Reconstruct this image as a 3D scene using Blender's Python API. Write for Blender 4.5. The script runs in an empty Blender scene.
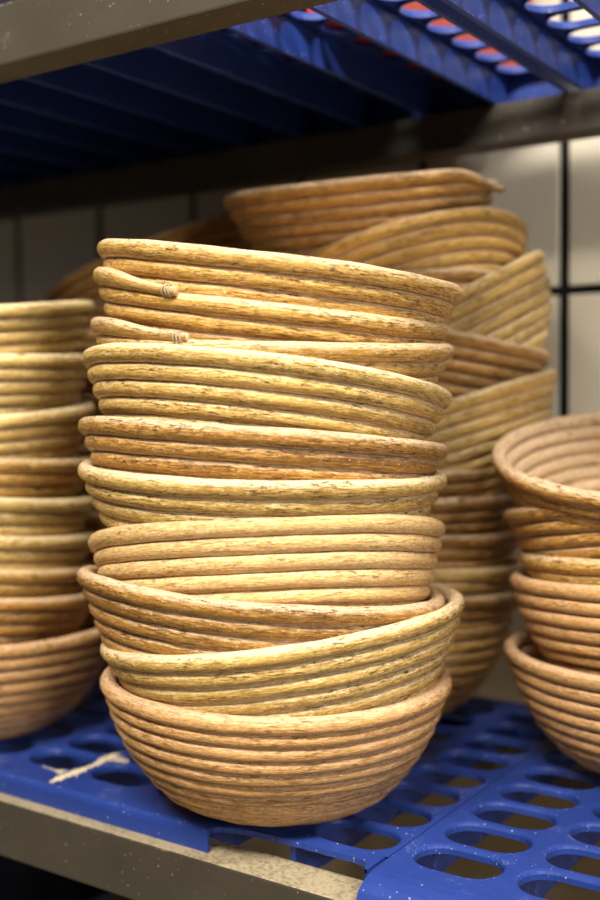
import bpy, bmesh, math, random
import numpy as np
from mathutils import Matrix, Vector, Quaternion

random.seed(7)
scene = bpy.context.scene
col = scene.collection

# ------------------------------------------------------------------ camera
cam_data = bpy.data.cameras.new('camera')
cam = bpy.data.objects.new('camera', cam_data)
col.objects.link(cam)
R = Matrix(((0.8284372, -0.021478, 0.55966999),
            (0.56001152, 0.04761232, -0.82711557),
            (-0.00888239, 0.99863495, 0.05147174)))
cam.matrix_world = Matrix.Translation((0.4192, -0.5843, 0.272)) @ R.to_4x4()
cam_data.sensor_fit = 'VERTICAL'
cam_data.sensor_height = 36.0
cam_data.lens = 43.777
cam_data.clip_start = 0.01
cam_data.dof.use_dof = True
cam_data.dof.focus_distance = 0.635
cam_data.dof.aperture_fstop = 3.4
scene.camera = cam

# ------------------------------------------------------------------ world, lamps, exposure
world = bpy.data.worlds.new('room_ambience')
scene.world = world
world.use_nodes = True
world.node_tree.nodes['Background'].inputs[0].default_value = (1.0, 0.90, 0.76, 1)
world.node_tree.nodes['Background'].inputs[1].default_value = 0.035


def area_lamp(name, loc, target, sx, sy, power, color):
    d = bpy.data.lights.new(name, 'AREA')
    d.shape = 'RECTANGLE'
    d.size = sx
    d.size_y = sy
    d.energy = power
    d.color = color
    o = bpy.data.objects.new(name, d)
    col.objects.link(o)
    o.location = loc
    o.rotation_euler = (Vector(target) - Vector(loc)).to_track_quat('-Z', 'Y').to_euler()
    return o


area_lamp('ceiling_lamp_front', (0.36, -1.15, 1.46), (-0.05, 0, 0.25), 1.0, 0.25, 58, (1.0, 0.90, 0.74))
area_lamp('ceiling_lamp_right', (1.35, -0.35, 1.75), (0.1, 0.2, 0.4), 0.30, 0.16, 34, (1.0, 0.93, 0.82))
area_lamp('added_light_right', (2.1, -1.20, 0.86), (0, 0, 0.2), 0.50, 0.40, 19, (1.0, 0.92, 0.80))  # no window here; low light added to brighten the wall and left stack

vs = scene.view_settings
vs.view_transform = 'Standard'
vs.look = 'None'
vs.exposure = 0.0
vs.gamma = 1.0
vs.use_curve_mapping = False


# ------------------------------------------------------------------ helpers
def tag(o, label=None, cat=None, group=None, kind=None):
    if label: o['label'] = label
    if cat: o['category'] = cat
    if group: o['group'] = group
    if kind: o['kind'] = kind
    return o


def link(name, me, parent=None, mat=None):
    o = bpy.data.objects.new(name, me)
    col.objects.link(o)
    if mat and me is not None and not me.materials:
        me.materials.append(mat)
    if parent is not None:
        o.parent = parent
    return o


def mesh_from(name, verts, faces, smooth=False, uvs=None):
    me = bpy.data.meshes.new(name)
    me.from_pydata([tuple(v) for v in verts], [], faces)
    if uvs is not None:
        layer = me.uv_layers.new(name='UVMap')
        layer.data.foreach_set('uv', np.asarray(uvs, dtype=np.float32).ravel())
    if smooth:
        me.polygons.foreach_set('use_smooth', [True] * len(me.polygons))
    me.update()
    return me


def box_mesh(name, lo, hi, bevel=0.0, seg=2):
    bm = bmesh.new()
    bmesh.ops.create_cube(bm, size=1.0)
    for v in bm.verts:
        v.co = Vector([(lo[i] + hi[i]) / 2 + v.co[i] * (hi[i] - lo[i]) for i in range(3)])
    if bevel > 0:
        bmesh.ops.bevel(bm, geom=list(bm.edges), offset=bevel, segments=seg, affect='EDGES', profile=0.6)
    me = bpy.data.meshes.new(name)
    bm.to_mesh(me)
    bm.free()
    return me


# ------------------------------------------------------------------ materials
def new_mat(name):
    m = bpy.data.materials.new(name)
    m.use_nodes = True
    nt = m.node_tree
    return m, nt, nt.nodes['Principled BSDF']


def N(nt, typ, **kw):
    n = nt.nodes.new(typ)
    for k, v in kw.items():
        if k == 'inp':
            for kk, vv in v.items():
                n.inputs[kk].default_value = vv
        else:
            setattr(n, k, v)
    return n


def ramp(nt, src, stops):
    r = nt.nodes.new('ShaderNodeValToRGB')
    e = r.color_ramp.elements
    while len(e) < len(stops):
        e.new(0.5)
    for i, (p, c) in enumerate(stops):
        e[i].position = p
        e[i].color = (*c, 1) if len(c) == 3 else c
    nt.links.new(src, r.inputs[0])
    return r.outputs[0]


def mixc(nt, fac, a, b, mode='MIX'):
    m = nt.nodes.new('ShaderNodeMix')
    m.data_type = 'RGBA'
    m.blend_type = mode
    for sock, v in ((m.inputs[0], fac), (m.inputs[6], a), (m.inputs[7], b)):
        if isinstance(v, (int, float)):
            sock.default_value = v
        elif isinstance(v, tuple):
            sock.default_value = (*v, 1)
        else:
            nt.links.new(v, sock)
    return m.outputs[2]


def math_node(nt, op, a, b=None):
    m = nt.nodes.new('ShaderNodeMath')
    m.operation = op
    for i, v in enumerate((a, b)):
        if v is None: continue
        if isinstance(v, (int, float)):
            m.inputs[i].default_value = v
        else:
            nt.links.new(v, m.inputs[i])
    return m.outputs[0]


def cane_material(name, pale, gold, brown, dust, dust_amt, wear):
    """Peeled rattan: grain along the cane (UV u = metres along it, v = round it, 0 outside, 0.25 below),
    bark specks, flour caught in the grooves and on the inner side."""
    m, nt, bs = new_mat(name)
    L = nt.links
    uv = N(nt, 'ShaderNodeUVMap')

    def coords(su, sv, ox=0.0):
        v = N(nt, 'ShaderNodeVectorMath', operation='MULTIPLY_ADD', inp={1: (su, sv, 1), 2: (ox, ox * 0.7, ox)})
        L.new(uv.outputs[0], v.inputs[0])
        return v.outputs[0]

    def noise(vec, scale, detail=3.0, rough=0.6):
        n = N(nt, 'ShaderNodeTexNoise', inp={'Scale': scale, 'Detail': detail, 'Roughness': rough})
        L.new(vec, n.inputs['Vector'])
        return n.outputs['Fac']
    streak = noise(coords(85, 24), 1.0, 6.0, 0.75)
    patch = noise(coords(16, 3.0, 3.1), 1.0, 3.0, 0.6)
    fine = noise(coords(330, 45, 5.3), 1.0, 3.0, 0.7)
    speck = noise(coords(170, 24, 9.7), 1.0, 4.0, 0.75)
    zone = noise(coords(7, 1.6, 1.9), 1.0, 2.0, 0.5)
    tone = noise(coords(1.3, 0.0, 7.7), 1.0, 1.0, 0.5)
    c = ramp(nt, streak, [(0.39, brown), (0.50, gold), (0.63, pale)])
    c = mixc(nt, ramp(nt, patch, [(0.45, (0, 0, 0)), (0.66, (0.7, 0.7, 0.7))]), c, gold)
    # worn, darker stretches
    zf = ramp(nt, zone, [(0.50, (0, 0, 0)), (0.66, (wear, wear, wear))])
    c = mixc(nt, math_node(nt, 'MULTIPLY', zf, 0.65), c, brown)
    # cane to cane tone
    hv = N(nt, 'ShaderNodeHueSaturation')
    vr = N(nt, 'ShaderNodeMapRange', inp={1: 0.3, 2: 0.7, 3: 0.78, 4: 1.18})
    L.new(tone, vr.inputs[0]); L.new(vr.outputs[0], hv.inputs['Value'])
    L.new(c, hv.inputs['Color'])
    c = hv.outputs[0]
    # flour
    sx = N(nt, 'ShaderNodeSeparateXYZ')
    L.new(uv.outputs[0], sx.inputs[0])
    ang = math_node(nt, 'MULTIPLY', sx.outputs['Y'], 2 * math.pi)
    flank = math_node(nt, 'ABSOLUTE', math_node(nt, 'SINE', ang))
    flank = math_node(nt, 'ADD', flank, math_node(nt, 'MULTIPLY', math_node(nt, 'SUBTRACT', streak, 0.5), 1.3))
    fl_ = ramp(nt, flank, [(0.52, (0, 0, 0)), (0.96, (dust_amt, dust_amt, dust_amt))])
    inner = math_node(nt, 'MULTIPLY', math_node(nt, 'COSINE', ang), -1.0)
    inner = math_node(nt, 'ADD', inner, math_node(nt, 'MULTIPLY', math_node(nt, 'SUBTRACT', patch, 0.5), 1.0))
    in_ = ramp(nt, inner, [(0.05, (0, 0, 0)), (0.45, (0.8, 0.8, 0.8))])
    c = mixc(nt, math_node(nt, 'MAXIMUM', fl_, in_), c, dust)
    # dark bark specks, mostly in worn zones
    sp = ramp(nt, speck, [(0.555, (0, 0, 0)), (0.61, (1, 1, 1))])
    spz = math_node(nt, 'MULTIPLY', sp, ramp(nt, patch, [(0.42, (1, 1, 1)), (0.60, (0.10, 0.10, 0.10))]))
    c = mixc(nt, math_node(nt, 'MULTIPLY', spz, min(0.95, 0.30 + wear)), c, (0.085, 0.040, 0.010))
    # crumbs of dried flour
    cr = noise(coords(300, 34, 13.1), 1.0, 2.0, 0.6)
    c = mixc(nt, ramp(nt, cr, [(0.63, (0, 0, 0)), (0.68, (0.8, 0.8, 0.8))]), c, dust)
    # fine fibre grain
    gr = N(nt, 'ShaderNodeMapRange', inp={1: 0.3, 2: 0.7, 3: 0.64, 4: 1.26})
    L.new(fine, gr.inputs[0])
    hv2 = N(nt, 'ShaderNodeHueSaturation', inp={'Saturation': 1.02})
    L.new(gr.outputs[0], hv2.inputs['Value']); L.new(c, hv2.inputs['Color'])
    c = hv2.outputs[0]
    L.new(c, bs.inputs['Base Color'])
    rr = N(nt, 'ShaderNodeMapRange', inp={1: 0.3, 2: 0.7, 3: 0.62, 4: 0.36})
    L.new(streak, rr.inputs[0]); L.new(rr.outputs[0], bs.inputs['Roughness'])
    bs.inputs['Specular IOR Level'].default_value = 0.4
    b = N(nt, 'ShaderNodeBump', inp={'Strength': 0.8, 'Distance': 0.0009})
    hgt = math_node(nt, 'ADD', math_node(nt, 'MULTIPLY', streak, 0.9), math_node(nt, 'MULTIPLY', fine, 0.3))
    hgt = math_node(nt, 'SUBTRACT', hgt, math_node(nt, 'MULTIPLY', spz, 0.35))
    L.new(hgt, b.inputs['Height']); L.new(b.outputs[0], bs.inputs['Normal'])
    return m


CANE = {
    'gold': cane_material('cane_golden', (0.84, 0.60, 0.25), (0.62, 0.36, 0.085), (0.25, 0.115, 0.018), (0.86, 0.66, 0.44), 0.8, 0.7),
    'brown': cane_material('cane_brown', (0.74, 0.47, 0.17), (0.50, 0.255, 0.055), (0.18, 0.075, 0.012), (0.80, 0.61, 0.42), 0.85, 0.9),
    'pale': cane_material('cane_pale', (0.88, 0.66, 0.36), (0.76, 0.51, 0.22), (0.52, 0.29, 0.09), (0.88, 0.68, 0.44), 0.6, 0.2),
    'green': cane_material('cane_straw', (0.87, 0.66, 0.30), (0.64, 0.42, 0.12), (0.27, 0.145, 0.028), (0.90, 0.74, 0.50), 0.9, 0.7),
    'straw': cane_material('cane_straw_brightened', (0.92, 0.74, 0.38), (0.78, 0.55, 0.19), (0.42, 0.245, 0.06), (0.90, 0.76, 0.52), 0.8, 0.5),  # yellowish straw, lightened in place of stronger light on the left stack
    'rose': cane_material('cane_rosy', (0.80, 0.52, 0.25), (0.66, 0.38, 0.15), (0.36, 0.175, 0.05), (0.78, 0.54, 0.36), 0.8, 0.3),
}


def dusty_material(name, base, dark, dust, rough, dust_lo, dust_hi, scale=30.0, spec=0.4, up_dust=0.0, bump=0.15, specks=0.0):
    m, nt, bs = new_mat(name)
    L = nt.links
    tc = N(nt, 'ShaderNodeTexCoord')
    n1 = N(nt, 'ShaderNodeTexNoise', inp={'Scale': scale, 'Detail': 6.0, 'Roughness': 0.65})
    L.new(tc.outputs['Object'], n1.inputs['Vector'])
    n2 = N(nt, 'ShaderNodeTexNoise', inp={'Scale': scale * 16, 'Detail': 3.0, 'Roughness': 0.7})
    L.new(tc.outputs['Object'], n2.inputs['Vector'])
    c = mixc(nt, n1.outputs['Fac'], dark, base)
    d = math_node(nt, 'MULTIPLY', ramp(nt, n1.outputs['Fac'], [(0.35, (0, 0, 0)), (0.75, (1, 1, 1))]), n2.outputs['Fac'])
    geo = N(nt, 'ShaderNodeNewGeometry')
    sx = N(nt, 'ShaderNodeSeparateXYZ')
    L.new(geo.outputs['True Normal'], sx.inputs[0])
    if up_dust > 0:
        u = math_node(nt, 'MULTIPLY', math_node(nt, 'MAXIMUM', sx.outputs['Z'], 0.0), up_dust)
        d = math_node(nt, 'ADD', d, math_node(nt, 'MULTIPLY', u, math_node(nt, 'ADD', n2.outputs['Fac'], 0.45)))
    if specks > 0:
        n3 = N(nt, 'ShaderNodeTexNoise', inp={'Scale': 420.0, 'Detail': 1.0, 'Roughness': 0.5})
        L.new(tc.outputs['Object'], n3.inputs['Vector'])
        d = math_node(nt, 'ADD', d, ramp(nt, n3.outputs['Fac'], [(0.72, (0, 0, 0)), (0.76, (specks, specks, specks))]))
    f = ramp(nt, d, [(dust_lo, (0, 0, 0)), (dust_hi, (1, 1, 1))])
    c = mixc(nt, f, c, dust)
    L.new(c, bs.inputs['Base Color'])
    bs.inputs['Roughness'].default_value = rough
    bs.inputs['Specular IOR Level'].default_value = spec
    b = N(nt, 'ShaderNodeBump', inp={'Strength': bump, 'Distance': 0.0006})
    L.new(n2.outputs['Fac'], b.inputs['Height']); L.new(b.outputs[0], bs.inputs['Normal'])
    return m


M_blue = dusty_material('blue_plastic', (0.023, 0.060, 0.33), (0.012, 0.036, 0.22), (0.30, 0.36, 0.60), 0.42, 0.42, 1.15, 28, 0.4, 0.10, 0.15, 0.9)
M_steel = dusty_material('grey_painted_steel', (0.070, 0.062, 0.049), (0.040, 0.035, 0.027), (0.40, 0.34, 0.23), 0.55, 0.50, 1.25, 22, 0.35, 0.85, 0.15, 0.9)
M_tile = dusty_material('glazed_tile', (0.66, 0.63, 0.55), (0.60, 0.57, 0.49), (0.5, 0.46, 0.38), 0.16, 0.9, 1.5, 9, 0.55, 0.0, 0.02)
M_grout = dusty_material('dark_grout', (0.012, 0.012, 0.014), (0.008, 0.008, 0.009), (0.03, 0.03, 0.03), 0.9, 0.9, 1.5, 60, 0.1)
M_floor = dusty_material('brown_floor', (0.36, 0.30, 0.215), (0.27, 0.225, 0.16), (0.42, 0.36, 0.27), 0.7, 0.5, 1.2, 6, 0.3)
M_red = dusty_material('red_plastic', (0.36, 0.03, 0.02), (0.28, 0.02, 0.014), (0.6, 0.2, 0.15), 0.4, 0.6, 1.3, 20)
M_dark = dusty_material('shade_crate_dark', (0.020, 0.022, 0.035), (0.014, 0.015, 0.024), (0.1, 0.1, 0.1), 0.5, 0.6, 1.3, 20)  # near-black for the crates added to make shade
M_flour = dusty_material('flour', (0.80, 0.70, 0.50), (0.70, 0.60, 0.42), (0.85, 0.78, 0.6), 0.9, 0.5, 1.0, 60, 0.1)
M_wire = dusty_material('tie_wire', (0.50, 0.42, 0.27), (0.22, 0.17, 0.10), (0.8, 0.7, 0.5), 0.6, 0.4, 0.9, 200)

# ------------------------------------------------------------------ setting: tiled wall, floor
YW = 0.40
wall = link('wall_back', box_mesh('wall_back', (-1.6, YW + 0.004, -0.70), (1.3, YW + 0.08, 1.9)), None, M_grout)
tag(wall, kind='structure')
P = 0.147
tile_me = box_mesh('tile', (-P / 2 + 0.0052, -0.004, -P / 2 + 0.0042), (P / 2 - 0.0052, 0.004, P / 2 - 0.0042), 0.0015, 2)
tile_me.materials.append(M_tile)
for i in range(-11, 8):
    for k in range(-3, 9):
        x = 0.0512 + P * (i + 0.5)
        z = 0.365 + P * (k + 0.5)
        t = link('tile', tile_me, wall)
        t.location = (x, YW + random.uniform(-0.0004, 0.0004), z)
        t.rotation_euler = (random.uniform(-.004, .004), 0, random.uniform(-.004, .004))

bb = link('wall_lower_shade_brown', box_mesh('wall_lower_shade_brown', (-1.6, YW - 0.006, -0.70), (1.3, YW + 0.003, 0.365 - 3 * P - 0.004), 0.002, 1), None, M_floor)  # no real baseboard: brown colour stands in for shade on the lower wall
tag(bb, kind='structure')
fl = link('floor', box_mesh('floor', (-3.2, -3.2, -0.76), (3.2, YW + 0.1, -0.70)), None, M_floor)
tag(fl, kind='structure')

# ------------------------------------------------------------------ shelf rack: beams and posts
rack = link('shelf_rack', None)
rack.location = (0, 0.1, -0.70)
tag(rack, 'grey painted steel shelf rack with two pairs of long beams against the tiled wall', 'shelf')


def rack_part(name, lo, hi, label=None, bev=0.0015):
    o = link(name, box_mesh(name, lo, hi, bev), None, M_steel)
    o.parent = rack
    o.matrix_parent_inverse = Matrix.Translation(rack.location).inverted()
    if label: o['label'] = label
    return o


X0, X1 = -1.05, 0.82
rack_part('beam', (X0, -0.0716, -0.0555), (X1, -0.041, -0.0150), 'dusty lower front beam')
rack_part('beam', (X0, 0.275, -0.0640), (X1, 0.305, -0.0315), 'lower rear beam')
rack_part('beam', (X0, -0.0716, 0.4963), (X1, -0.041, 0.5367), 'upper front beam')
rack_part('beam', (X0, 0.275, 0.4790), (X1, 0.305, 0.5115), 'upper rear beam')
for px in (X0, X1):
    for py in (-0.0716, 0.275):
        rack_part('post', (px - 0.02 + (-0.021 if px < 0 else 0.021), py, -0.699), (px + 0.02 + (-0.021 if px < 0 else 0.021), py + 0.0305, 1.25))

# ------------------------------------------------------------------ vented blue shelf panels
CP, RP = 0.065, 0.041           # slot pitch along the shelf / in depth
HL, HW = 0.0268, 0.0168         # half length / half width of a slot
TH = 0.0035
RIB = 0.031


def slot_radius(a, hl, hw):
    lo, hi = 0.0, 0.06
    ca, sa = abs(math.cos(a)), abs(math.sin(a))
    r = hw
    for _ in range(40):
        m = (lo + hi) / 2
        x, y = m * ca, m * sa
        qx, qy = max(x - (hl - r), 0), max(y - (hw - r), 0)
        if math.hypot(qx, qy) < r: lo = m
        else: hi = m
    return lo


cor = math.atan2(RP / 2, CP / 2)
angs = sorted(set([round(2 * math.pi * i / 36, 6) for i in range(36)] + [cor, math.pi - cor, math.pi + cor, 2 * math.pi - cor]))


def rect_pt(a):
    ca, sa = math.cos(a), math.sin(a)
    t = min((CP / 2) / abs(ca) if abs(ca) > 1e-9 else 9, (RP / 2) / abs(sa) if abs(sa) > 1e-9 else 9)
    return t * ca, t * sa


def build_panel(x_left, ncol, nrow, dz, yshift, front, notch=None, label='', skirt_depth=0.015, ribs_y0=-0.0405):
    """front: list of (y, z) from the flat plate out over the rounded front lip"""
    root = link('vented_shelf', None)
    root.location = (x_left, 0, dz)
    tag(root, label, 'shelf', 'blue vented shelf boards')
    W = 0.036 + (ncol - 1) * CP + 0.0305
    V, F = [], []

    def quad(a, b, c, d):
        i = len(V); V.extend([a, b, c, d]); F.append((i, i + 1, i + 2, i + 3))
    n = len(angs)
    y_first = -0.0165 + yshift
    for r in range(nrow):
        for c in range(ncol):
            cx, cy = 0.036 + c * CP, y_first + r * RP
            base = len(V)
            for a in angs:
                rx, ry = rect_pt(a)
                ro = slot_radius(a, HL + 0.0022, HW + 0.0022)
                rm = slot_radius(a, HL + 0.0007, HW + 0.0007)
                ri = slot_radius(a, HL, HW)
                ca, sa = math.cos(a), math.sin(a)
                V.extend([(cx + rx, cy + ry, 0), (cx + ro * ca, cy + ro * sa, 0),
                          (cx + rm * ca, cy + rm * sa, -0.0007), (cx + ri * ca, cy + ri * sa, -0.0022),
                          (cx + ri * ca, cy + ri * sa, -TH - 0.002), (cx + ro * ca, cy + ro * sa, -TH - 0.002),
                          (cx + ro * ca, cy + ro * sa, -TH), (cx + rx, cy + ry, -TH)])
            for k in range(n):
                k2 = (k + 1) % n
                for j in range(7):
                    F.append((base + k * 8 + j, base + k2 * 8 + j, base + k2 * 8 + j + 1, base + k * 8 + j + 1))
    xl, xr = 0.036 - CP / 2, 0.036 + (ncol - 0.5) * CP
    ya, yb = y_first - RP / 2, y_first + (nrow - 0.5) * RP
    yback = 0.3045
    for (xa, xb, y0, y1) in ((0, xl, ya, yback), (xr, W, ya, yback), (xl, xr, yb, yback)):
        if xb - xa > 1e-5:
            quad((xa, y0, 0), (xb, y0, 0), (xb, y1, 0), (xa, y1, 0))
            quad((xa, y0, -TH), (xa, y1, -TH), (xb, y1, -TH), (xb, y0, -TH))
    yf = front[0][0]
    # front strip of the plate, recessed where the lip is broken away
    NX = 120
    xs = [W * i / NX for i in range(NX + 1)]
    if notch: xs = sorted(set(xs + [notch[0] - x_left, notch[1] - x_left] + [notch[0] - x_left + t for t in (.0015, .004, .008, .013)]))

    def fy(x):
        if not notch: return yf
        a, b = notch[0] - x_left, notch[1] - x_left
        if x <= a or x >= b: return yf
        return yf + 0.0105 * (1 - math.exp(-(x - a) / 0.014)) * (1 - math.exp(-(b - x) / 0.003)) + 0.0004 * math.sin(x * 900)
    for a, b in zip(xs[:-1], xs[1:]):
        quad((a, fy(a), 0), (b, fy(b), 0), (b, ya, 0), (a, ya, 0))
        quad((a, fy(a), -TH), (a, ya, -TH), (b, ya, -TH), (b, fy(b), -TH))
        if notch and a >= notch[0] - x_left - 1e-6 and b <= notch[1] - x_left + 1e-6:
            quad((a, fy(a), -TH), (b, fy(b), -TH), (b, fy(b), 0), (a, fy(a), 0))
    # outer edges left, right, back
    quad((0, yf, 0), (0, yback, 0), (0, yback, -TH), (0, yf, -TH))
    quad((W, yf, -TH), (W, yback, -TH), (W, yback, 0), (W, yf, 0))
    quad((0, yback, 0), (W, yback, 0), (W, yback, -TH), (0, yback, -TH))
    me = mesh_from('plate', V, F)
    bm = bmesh.new(); bm.from_mesh(me)
    bmesh.ops.remove_doubles(bm, verts=bm.verts, dist=1e-6)
    bmesh.ops.recalc_face_normals(bm, faces=bm.faces)
    bm.to_mesh(me); bm.free()
    link('plate', me, root, M_blue)
    # front lip / skirt
    segs = [(0, W)] if not notch else [(0, notch[0] - x_left)]
    for (a, b) in segs:
        prof = list(front) + [(front[-1][0] + 0.0018, front[-1][1])] + [(y + 0.0018, z - 0.0022) for (y, z) in reversed(front[1:-1])] + [(front[0][0], -TH)]
        V2, F2 = [], []
        m = len(prof)
        steps = 24
        for i in range(steps + 1):
            x = a + (b - a) * i / steps
            for (y, z) in prof:
                V2.append((x, y, z))
        for i in range(steps):
            for j in range(m):
                j2 = (j + 1) % m
                F2.append((i * m + j, i * m + j2, (i + 1) * m + j2, (i + 1) * m + j))
        F2.append(tuple(range(m - 1, -1, -1)))
        F2.append(tuple(steps * m + j for j in range(m)))
        me2 = mesh_from('front_lip', V2, F2)
        bm = bmesh.new(); bm.from_mesh(me2); bmesh.ops.recalc_face_normals(bm, faces=bm.faces); bm.to_mesh(me2); bm.free()
        link('front_lip', me2, root, M_blue)
    # ribs between the slot columns
    ymin, ymax = ribs_y0, yback - 0.0005
    rib_me = box_mesh('rib', (-0.0019, ymin, -RIB), (0.0019, ymax, -TH + 0.0002), 0.0006, 1)
    rib_me.materials.append(M_blue)
    rx = [0.0021] + [0.036 + (c + 0.5) * CP for c in range(ncol - 1)] + [W - 0.0021]
    for x in rx:
        o = link('rib', rib_me, root)
        o.location = (x, 0, 0)
    bk = link('back_skirt', box_mesh('back_skirt', (0.0042, ymax - 0.0035, -RIB), (W - 0.0042, ymax, -TH), 0.0005, 1), root, M_blue)
    return root


lip_round = [(-0.0570, 0), (-0.0590, -0.0005), (-0.0606, -0.0020), (-0.0615, -0.0045), (-0.0617, -0.0148)]
lip_long = [(-0.0520, 0), (-0.0590, -0.0008), (-0.0660, -0.0030), (-0.0712, -0.0065), (-0.0738, -0.0115), (-0.0742, -0.0200), (-0.0742, -0.0260)]
lip_up = [(-0.0570, 0), (-0.0590, -0.0005), (-0.0606, -0.0020), (-0.0613, -0.0035), (-0.0615, -0.0060)]
PW = 0.036 + 7 * CP + 0.0305
build_panel(0.106 - PW, 8, 8, 0.0, 0.001, lip_round, (-0.007, 0.1045), 'blue slotted plastic shelf panel under the central stack, with a broken front lip')
build_panel(0.1085, 8, 8, 0.0, -0.001, lip_long, None, 'blue slotted plastic shelf panel at lower right, its lip hanging over the beam')
build_panel(0.106 - 2 * PW - 0.002, 8, 8, 0.0, 0.001, lip_round, None, 'blue slotted plastic shelf panel under the far left of the lower shelf')
UZ = 0.5430
build_panel(0.0995 - PW, 8, 8, UZ, 0.0, lip_up, None, 'blue slotted plastic panel of the upper shelf, its dark ribs above the central stack')
build_panel(0.1085, 8, 8, UZ, 0.0, lip_up, None, 'blue slotted plastic panel of the upper shelf, bright ribs at top right')
build_panel(0.0995 - 2 * PW - 0.002, 8, 8, UZ, 0.0, lip_up, None, 'blue slotted plastic panel of the upper shelf at far left in shadow')


# ------------------------------------------------------------------ red crate on the upper shelf, dark crates added for shade
def crate(lo, hi, mat, label):
    root = link('storage_crate', None)
    root.location = ((lo[0] + hi[0]) / 2, (lo[1] + hi[1]) / 2, lo[2])
    tag(root, label, 'crate')
    sx, sy, sz = [(hi[i] - lo[i]) for i in range(3)]
    t = 0.004
    link('base', box_mesh('base', (-sx / 2 + t, -sy / 2 + t, 0), (sx / 2 - t, sy / 2 - t, t), 0.001, 1), root, mat)
    for s in (-1, 1):
        link('side', box_mesh('side', (s * sx / 2 - (t if s > 0 else 0), -sy / 2, 0), (s * sx / 2 + (0 if s > 0 else t), sy / 2, sz), 0.001, 1), root, mat)
        link('end', box_mesh('end', (-sx / 2 + t, s * sy / 2 - (t if s > 0 else 0), 0), (sx / 2 - t, s * sy / 2 + (0 if s > 0 else t), sz), 0.001, 1), root, mat)
        link('rim', box_mesh('rim', (s * sx / 2 - (0 if s > 0 else .012), -sy / 2, sz), (s * sx / 2 + (.012 if s > 0 else 0), sy / 2, sz + 0.006), 0.002, 1), root, mat)
    return root


crate((-0.035, 0.10, UZ + 0.0003), (0.035, 0.36, UZ + 0.15), M_red, 'red plastic crate glimpsed through slots of the upper shelf at top right')
crate((-0.62, -0.04, UZ + 0.0003), (-0.052, 0.335, UZ + 0.20), M_dark, 'unseen dark crate added to shade the left part of the upper shelf')  # unseen blocker, keeps lamp light off the ribs below

crate((-1.0, -0.03, -0.6995), (-0.30, 0.33, -0.20), M_dark, 'unseen dark crate added to deepen the shade below the lower shelf at far left')  # near-black stand-in for the darkness under the rack

# ------------------------------------------------------------------ coiled cane proofing baskets
PROFILE = {
    'round': [(0, .052), (.004, .062), (.012, .077), (.020, .086), (.034, .097), (.050, .106), (.064, .1115), (.0825, .1170)],
    'cone': [(0, .056), (.004, .066), (.012, .076), (.025, .0865), (.045, .0985), (.065, .1090), (.085, .1180)],
    'steep': [(0, .060), (.004, .070), (.012, .081), (.025, .0935), (.045, .1055), (.065, .1130), (.085, .1180)],
}
HN = 0.0049      # half thickness of the cane


def center_curve(kind, scale):
    pts = np.array(PROFILE[kind]) * 1.0
    h = pts[:, 0]; r = pts[:, 1] * scale
    hs = np.linspace(0, h[-1], 200)
    rs = np.interp(hs, h, r)
    k = np.ones(17) / 17
    rp = np.concatenate([2 * rs[0] - rs[8:0:-1], rs, 2 * rs[-1] - rs[-2:-10:-1]])
    rs = np.convolve(rp, k, 'valid')
    # move inwards by the cane's half thickness along the wall normal
    dr, dh = np.gradient(rs), np.gradient(hs)
    ln = np.hypot(dr, dh)
    nr, nh = dh / ln, -dr / ln
    cr, ch = rs - nr * HN, hs - nh * HN
    # from the rim downwards, by arc length
    cr, ch = cr[::-1], ch[::-1]
    s = np.concatenate([[0], np.cumsum(np.hypot(np.diff(cr), np.diff(ch)))])
    return s, cr, ch, ch[0]


def tube(path, nrm, tan_, ra, rb, ns, u, cap0=False, cap1=False):
    """Sweep an ellipse (ra along nrm, rb along tan_) over the path; returns verts, faces, loop uvs"""
    n = len(path)
    a = np.linspace(0, 2 * np.pi, ns, endpoint=False)
    V = (path[:, None, :] + (ra[:, None] * np.cos(a))[:, :, None] * nrm[:, None, :] + (rb[:, None] * np.sin(a))[:, :, None] * tan_[:, None, :]).reshape(-1, 3)
    F, UV = [], []
    for i in range(n - 1):
        for j in range(ns):
            j2 = (j + 1) % ns
            F.append((i * ns + j, i * ns + j2, (i + 1) * ns + j2, (i + 1) * ns + j))
            v0, v1 = j / ns, (j + 1) / ns
            UV.extend([(u[i], v0), (u[i], v1), (u[i + 1], v1), (u[i + 1], v0)])
    for flag, i in ((cap0, 0), (cap1, n - 1)):
        if flag:
            ids = [i * ns + j for j in range(ns)]
            F.append(tuple(ids if i else ids[::-1]))
            UV.extend([(u[i], j / ns) for j in range(ns)])
    return V, F, UV


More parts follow.
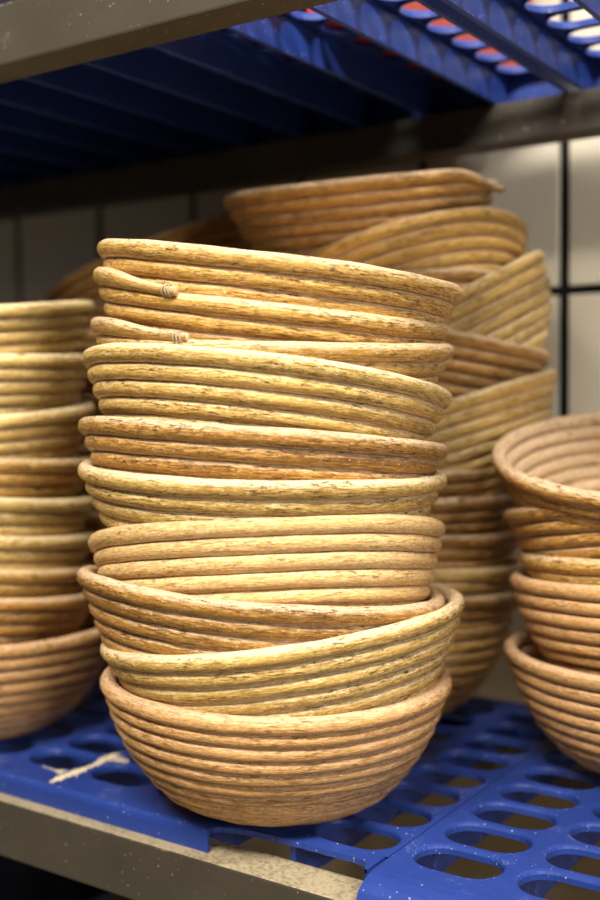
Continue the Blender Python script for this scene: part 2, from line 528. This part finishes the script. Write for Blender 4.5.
def basket(center, tilt, label, group, kind='cone', tone='gold', rout=0.118, end_angle=None, hires=False, tie=False, loose=0.0, rim_fat=1.04, PITCH=0.0105):
    HT = PITCH * 0.517
    rout = rout * 1.002
    rng = np.random.default_rng(random.randint(0, 10 ** 6))
    sc = rout / PROFILE[kind][-1][1]
    s, cr, ch, hrim = center_curve(kind, sc)
    n = Vector((tilt[0], tilt[1], 1)).normalized()
    q = Vector((0, 0, 1)).rotation_difference(n)
    if end_angle is None:
        end_angle = 126 + random.uniform(-45, 45)
    root = link('proofing_basket', None)
    root.rotation_mode = 'QUATERNION'
    root.rotation_quaternion = q @ Quaternion((0, 0, 1), math.radians(end_angle))
    root.location = Vector(center) - n * (hrim - (0.45 * PITCH if tie else 0.0))
    tag(root, label, 'basket', group)
    mat = CANE[tone]
    nt, ns = (128, 12) if hires else (72, 8)
    turns = int((s[-1]) / PITCH)
    ph = rng.uniform(0, 6.28, 8)
    u0 = rng.uniform(0, 40)
    jits = rng.normal(0, 0.0003, 20)
    for k in range(turns):
        # the spiral runs backwards from the cane's end at angle 0: going down while the angle decreases
        t = np.linspace(0, 1, nt + 1)
        th = -2 * np.pi * t
        ff = t if (tie or loose) else np.clip((t - 0.68) / 0.32, 0, 1) ** 2 * (3 - 2 * np.clip((t - 0.68) / 0.32, 0, 1))
        ss = (k + ff) * PITCH
        w = np.ones_like(t)
        out = np.zeros_like(t)
        lift = np.zeros_like(t)
        if k == 0:
            e = np.clip(t / 0.11, 0, 1)
            e = e * e * (3 - 2 * e)
            w = 0.50 + 0.50 * e
            ss = ss + PITCH * (1.35 if loose > .005 else 0.42) * (1 - e)
            out = 0.0012 * (1 - e) + loose * (1 - np.clip(t / 0.09, 0, 1)) ** 2
        rad = np.interp(ss, s, cr)
        hei = np.interp(ss, s, ch)
        dr = np.interp(ss + .001, s, cr) - np.interp(ss - .001, s, cr)
        dh = np.interp(ss + .001, s, ch) - np.interp(ss - .001, s, ch)
        ln = np.hypot(dr, dh) + 1e-12
        tr, tz = dr / ln, dh / ln          # along the wall, downwards
        nr, nz = -tz, tr                   # outwards
        # hand-made wobble, shared between neighbouring turns so that they do not cut into one another
        g = k + t
        wob = 0.0005 * np.sin(2 * th + ph[0]) + 0.0004 * np.sin(3 * th + ph[1]) + 0.00025 * np.sin(5 * th + ph[2] + 0.4 * g)
        wz = 0.0005 * np.sin(2 * th + ph[3] + .1 * g) + 0.0003 * np.sin(4 * th + ph[4] + .3 * g)
        jit = jits[k] * (1 - t) + jits[k + 1] * t
        rad = rad + nr * (wob + out + jit)
        hei = hei + wz
        path = np.stack([rad * np.cos(th), rad * np.sin(th), hei], 1)
        nrm = np.stack([nr * np.cos(th), nr * np.sin(th), nz], 1)
        tan_ = np.stack([tr * np.cos(th), tr * np.sin(th), tz], 1)
        fat = 1.0 + (rim_fat - 1.0) * np.clip((1 - t) / 0.25, 0, 1) if k == 0 else 1.0
        var = 1 + 0.03 * np.sin(7 * th + ph[5] + g) + 0.02 * np.sin(17 * th + ph[6] + 2 * g)
        u = u0 + rad.mean() * 2 * np.pi * t
        V, F, UV = tube(path, nrm, tan_, HN * w * fat * var, HT * w * fat * var, ns, u, k == 0, False)
        if k == 0:
            iw = 1
            tie_at = (path[iw], nrm[iw], tan_[iw], HN * w[iw], HT * w[iw])
        me = mesh_from('coil', V, F, True, UV)
        coil = link('coil', me, root, mat)
        if k == 0:
            coil['label'] = 'rim coil'
            rim = coil
        u0 = u[-1]
    # base: flat spiral to the middle
    s_end = turns * PITCH
    r0 = float(np.interp(s_end, s, cr)); z0 = float(np.interp(s_end, s, ch))
    nb = max(1, int(r0 / PITCH))
    per = 40
    t = np.linspace(0, nb + 0.35, per * nb + 14)
    th = -2 * np.pi * t
    rad = np.maximum(r0 - PITCH * t, 0.0012)
    zz = np.maximum(HT, z0 - (z0 - HT) * np.minimum(t * 1.0, 1.0))
    path = np.stack([rad * np.cos(th), rad * np.sin(th), zz], 1)
    nrm = np.tile(np.array([0, 0, -1.0]), (len(t), 1))
    tan_ = np.stack([-np.cos(th), -np.sin(th), 0 * th], 1)
    u = u0 + np.concatenate([[0], np.cumsum(np.hypot(*np.diff(path[:, :2], axis=0).T))])
    V, F, UV = tube(path, nrm, tan_, np.full(len(t), HN), np.full(len(t), HT), 6, u, True, True)
    link('base', mesh_from('base', V, F, True, UV), root, mat)
    if tie:
        # wire bound round the tapered end of the cane
        cen, nv, tv, wa, wb = tie_at
        et = np.cross(nv, tv)
        ph_ = np.linspace(0, 2 * np.pi, 25)
        for da in (-0.0016, 0.0, 0.0014):
            path = cen + (wa + 0.0006) * np.cos(ph_)[:, None] * nv + (wb + 0.0006) * np.sin(ph_)[:, None] * tv + (da + 0.0009 * np.sin(ph_ + da * 900))[:, None] * et
            rad_d = np.cos(ph_)[:, None] * nv + np.sin(ph_)[:, None] * tv
            V, F, UV = tube(path, rad_d, np.tile(et, (25, 1)), np.full(25, 0.0006), np.full(25, 0.0006), 6, ph_ * 0.006)
            link('wire_tie', mesh_from('wire_tie', V, F, True, UV), rim, M_wire)
    return root


MG = 'baskets in the tall sharp front stack'
main = [
    ((.0064, .0056, .3502), (.1441, .0336), 'cone', 'gold', .1174, {}, 'topmost golden cane basket of the front stack, rim sloping down to the right'),
    ((.0018, .0027, .3297), (.1608, .0223), 'cone', 'gold', .1172, dict(end_angle=-83, tie=True, loose=.002), 'second basket from top of the front stack, wire-tied cane end at upper left'),
    ((.0038, .0015, .3077), (.0875, -.0220), 'cone', 'gold', .1187, dict(end_angle=-80, tie=True), 'third basket from top of the front stack, wire tie near its left side'),
    ((.0003, -.0016, .2799), (.0528, .1364), 'cone', 'green', .1190, {}, 'fourth basket from top of the front stack, straw-coloured coils curving down at right'),
    ((-.0026, -.0043, .2430), (.0445, .0936), 'cone', 'brown', .1193, {}, 'fifth basket from top of the front stack, darkest brown worn coils'),
    ((-.0032, -.0030, .2203), (.0397, .0110), 'cone', 'green', .1184, {}, 'sixth basket from top of the front stack, speckled straw rim above the pale basket'),
    ((-.0028, .0005, .1776), (-.1325, .1333), 'steep', 'pale', .1166, {}, 'palest clean cane basket in the middle of the front stack'),
    ((-.0039, -.0056, .1459), (.0485, .0971), 'cone', 'brown', .1196, {}, 'brown-rimmed cane basket directly holding the palest basket of the front stack'),
    ((.0072, .0026, .1202), (-.1334, -.0203), 'cone', 'green', .1193, {}, 'second basket from bottom of the front stack, rim sweeping up to the right'),
    ((-.0001, .0051, .0850), (.0250, -.0020), 'round', 'rose', .1148, dict(rim_fat=1.15, PITCH=.0094), 'bottom basket of the front stack, round and rosy, standing on the blue panel'),
]
for c, t, k, tone, ro, kw, lab in main:
    basket(c, t, lab, MG, k, tone, ro, hires=True, **kw)

ORD = ['topmost', 'second', 'third', 'fourth', 'fifth', 'sixth', 'seventh', 'eighth', 'ninth', 'tenth', 'eleventh', 'twelfth', 'thirteenth']
LG = 'baskets in the blurred left stack'
left = [
    ((-.3125, -.009, .3366), (-.003, -.0985), 'straw', .117, 'topmost golden basket of the left stack cut by the photo edge'),
    ((-.3125, -.009, .2985), (-.002, -.017), 'straw', .117, 'second basket from top of the left stack, wide straw-coloured coils'),
    ((-.3120, -.009, .2540), (-.016, -.073), 'straw', .116, 'third basket from top of the left stack, rim rising to the right'),
    ((-.3130, -.010, .2214), (.017, .067), 'gold', .116, 'fourth basket from top of the left stack, golden rim at mid height'),
    ((-.3130, -.010, .1919), (.020, .082), 'straw', .116, 'fifth basket from top of the left stack, pale straw coils'),
    ((-.3140, -.010, .1627), (.018, .099), 'straw', .116, 'fourth basket from bottom of the left stack, orange-gold rim'),
    ((-.3145, -.011, .1390), (.030, .120), 'gold', .116, 'third basket from bottom of the left stack, thin visible band'),
    ((-.3130, -.010, .1180), (.037, .130), 'brown', .117, 'second basket from bottom of the left stack, brownish coils'),
    ((-.3040, .0030, .0850), (.010, .030), 'rose', .118, 'bottom basket of the left stack, standing on the blue panel by flour smears'),
]
for i, (c, t, tone, ro, lab) in enumerate(left):
    basket(c, t, lab, LG, 'round' if i == len(left) - 1 else 'cone', tone, ro)

RG = 'baskets in the right stack'
right = [
    ((.2010, .1905, .2320), (.0618, -.2600), 'cone', 'brown', .118, 'open top basket of the right stack, tipped to show its floury inside'),
    ((.1998, .2035, .1959), (-.1124, .0412), 'cone', 'brown', .117, 'second basket of the right stack, steep reddish-brown coils under the open one'),
    ((.2099, .2081, .1600), (-.0088, .0024), 'cone', 'gold', .117, 'middle basket of the right stack, mostly hidden with a dark golden rim'),
    ((.2059, .2064, .1419), (-.0358, .0090), 'steep', 'rose', .117, 'fourth basket from top of the right stack, broad smooth tan coils'),
    ((.2034, .2053, .0852), (-.0132, -.0003), 'round', 'rose', .117, 'bottom basket of the right stack, standing on the blue panel at right'),
]
for c, t, k, tone, ro, lab in right:
    basket(c, t, lab, RG, k, tone, ro)

BG = 'baskets in the leaning stack by the tiled wall'
back = [  # brown cane on the lower baskets partly stands in for shade
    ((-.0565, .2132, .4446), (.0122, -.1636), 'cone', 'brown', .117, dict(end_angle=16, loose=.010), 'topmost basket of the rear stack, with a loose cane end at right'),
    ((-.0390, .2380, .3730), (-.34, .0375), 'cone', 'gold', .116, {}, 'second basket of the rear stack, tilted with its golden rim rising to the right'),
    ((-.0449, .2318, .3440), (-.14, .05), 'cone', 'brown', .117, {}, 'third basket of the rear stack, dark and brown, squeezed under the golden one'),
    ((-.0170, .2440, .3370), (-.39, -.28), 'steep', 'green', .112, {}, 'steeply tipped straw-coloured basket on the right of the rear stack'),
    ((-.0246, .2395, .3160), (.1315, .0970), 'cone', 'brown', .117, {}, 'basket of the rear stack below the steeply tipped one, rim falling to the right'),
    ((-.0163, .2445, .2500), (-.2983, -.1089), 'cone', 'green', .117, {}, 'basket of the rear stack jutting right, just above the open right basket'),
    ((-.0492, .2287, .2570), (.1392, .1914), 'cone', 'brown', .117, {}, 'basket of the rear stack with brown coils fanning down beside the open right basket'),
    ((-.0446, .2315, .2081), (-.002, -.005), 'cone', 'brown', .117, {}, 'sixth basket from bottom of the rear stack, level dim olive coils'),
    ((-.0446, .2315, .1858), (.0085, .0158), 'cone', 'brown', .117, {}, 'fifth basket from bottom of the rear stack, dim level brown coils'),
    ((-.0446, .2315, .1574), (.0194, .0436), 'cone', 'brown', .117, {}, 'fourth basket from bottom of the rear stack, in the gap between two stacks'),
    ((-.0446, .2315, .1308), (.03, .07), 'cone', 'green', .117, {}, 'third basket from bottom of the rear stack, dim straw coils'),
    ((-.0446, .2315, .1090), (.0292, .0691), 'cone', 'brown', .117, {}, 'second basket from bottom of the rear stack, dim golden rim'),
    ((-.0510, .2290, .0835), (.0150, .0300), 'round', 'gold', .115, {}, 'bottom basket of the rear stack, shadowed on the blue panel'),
]
for c, t, k, tone, ro, kw, lab in back:
    basket(c, t, lab, BG, k, tone, ro, **kw)

# shadowed stack in the far left corner, only its top shows past the front stack
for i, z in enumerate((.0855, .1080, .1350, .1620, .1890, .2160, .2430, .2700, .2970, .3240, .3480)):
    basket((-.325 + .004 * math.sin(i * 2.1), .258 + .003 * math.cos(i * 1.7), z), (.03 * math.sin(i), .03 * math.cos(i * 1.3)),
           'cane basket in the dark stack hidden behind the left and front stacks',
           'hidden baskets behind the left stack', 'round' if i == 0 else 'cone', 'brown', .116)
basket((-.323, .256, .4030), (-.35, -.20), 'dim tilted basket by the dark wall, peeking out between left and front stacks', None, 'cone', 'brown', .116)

# ------------------------------------------------------------------ flour on the panel and the beam
def in_slot(x, y):
    for x_left in (0.106 - PW,):
        cx = round((x - x_left - 0.036) / CP) * CP + x_left + 0.036
        cy = round((y + 0.0155) / RP) * RP - 0.0155
        return math.hypot(max(abs(x - cx) - (HL - HW), 0), y - cy) < HW + .003


def flecks(name, spots, label, mat):
    V, F = [], []
    for (x, y, z, r) in spots:
        k = random.randint(5, 8)
        b = len(V)
        a0 = random.uniform(0, 6)
        for j in range(k):
            a = a0 + 2 * math.pi * j / k
            rr = r * random.uniform(0.6, 1.3)
            V.append((x + rr * math.cos(a), y + rr * math.sin(a), z))
        V.append((x, y, z + min(0.0006, r * 0.5)))
        for j in range(k):
            F.append((b + j, b + (j + 1) % k, b + k))
    o = link(name, mesh_from(name, V, F, True), None, mat)
    return tag(o, label, 'flour', None, 'stuff')


spots = []
strokes = [((-.1555, -.0560), (-.1530, -.0365), .0022, 700), ((-.1530, -.0365), (-.1540, -.0150), .0020, 700),
           ((-.1540, -.0150), (-.1560, .0040), .0022, 600), ((-.1560, .0040), (-.1380, .0060), .0025, 350),
           ((-.1560, .0050), (-.1600, .0240), .0020, 250), ((-.1600, -.0380), (-.1830, -.0400), .0026, 350),
           ((-.1660, -.0560), (-.2000, -.0558), .0010, 500), ((-.1660, -.0460), (-.1720, -.0420), .0030, 200)]
for (a, b, w, n) in strokes:
    for _ in range(int(n * 0.55)):
        t = random.random()
        x = a[0] + (b[0] - a[0]) * t + random.gauss(0, w)
        y = a[1] + (b[1] - a[1]) * t + random.gauss(0, w) + 0.001 * math.sin(t * 9)
        if y < -.0572 or in_slot(x, y): continue
        spots.append((x, y, 0.0001, random.uniform(.0003, .0009)))
flecks('flour_smear', spots, 'pale flour smears on the blue panel before the left stack', M_flour)
spots = []
for _ in range(500):
    x, y = random.uniform(-.35, .105), random.uniform(-.055, .10)
    if in_slot(x, y) : continue
    spots.append((x, y, 0.0001, random.uniform(.0002, .0005)))
flecks('flour_specks', spots, 'fine pale flour specks scattered over the blue panel', M_flour)
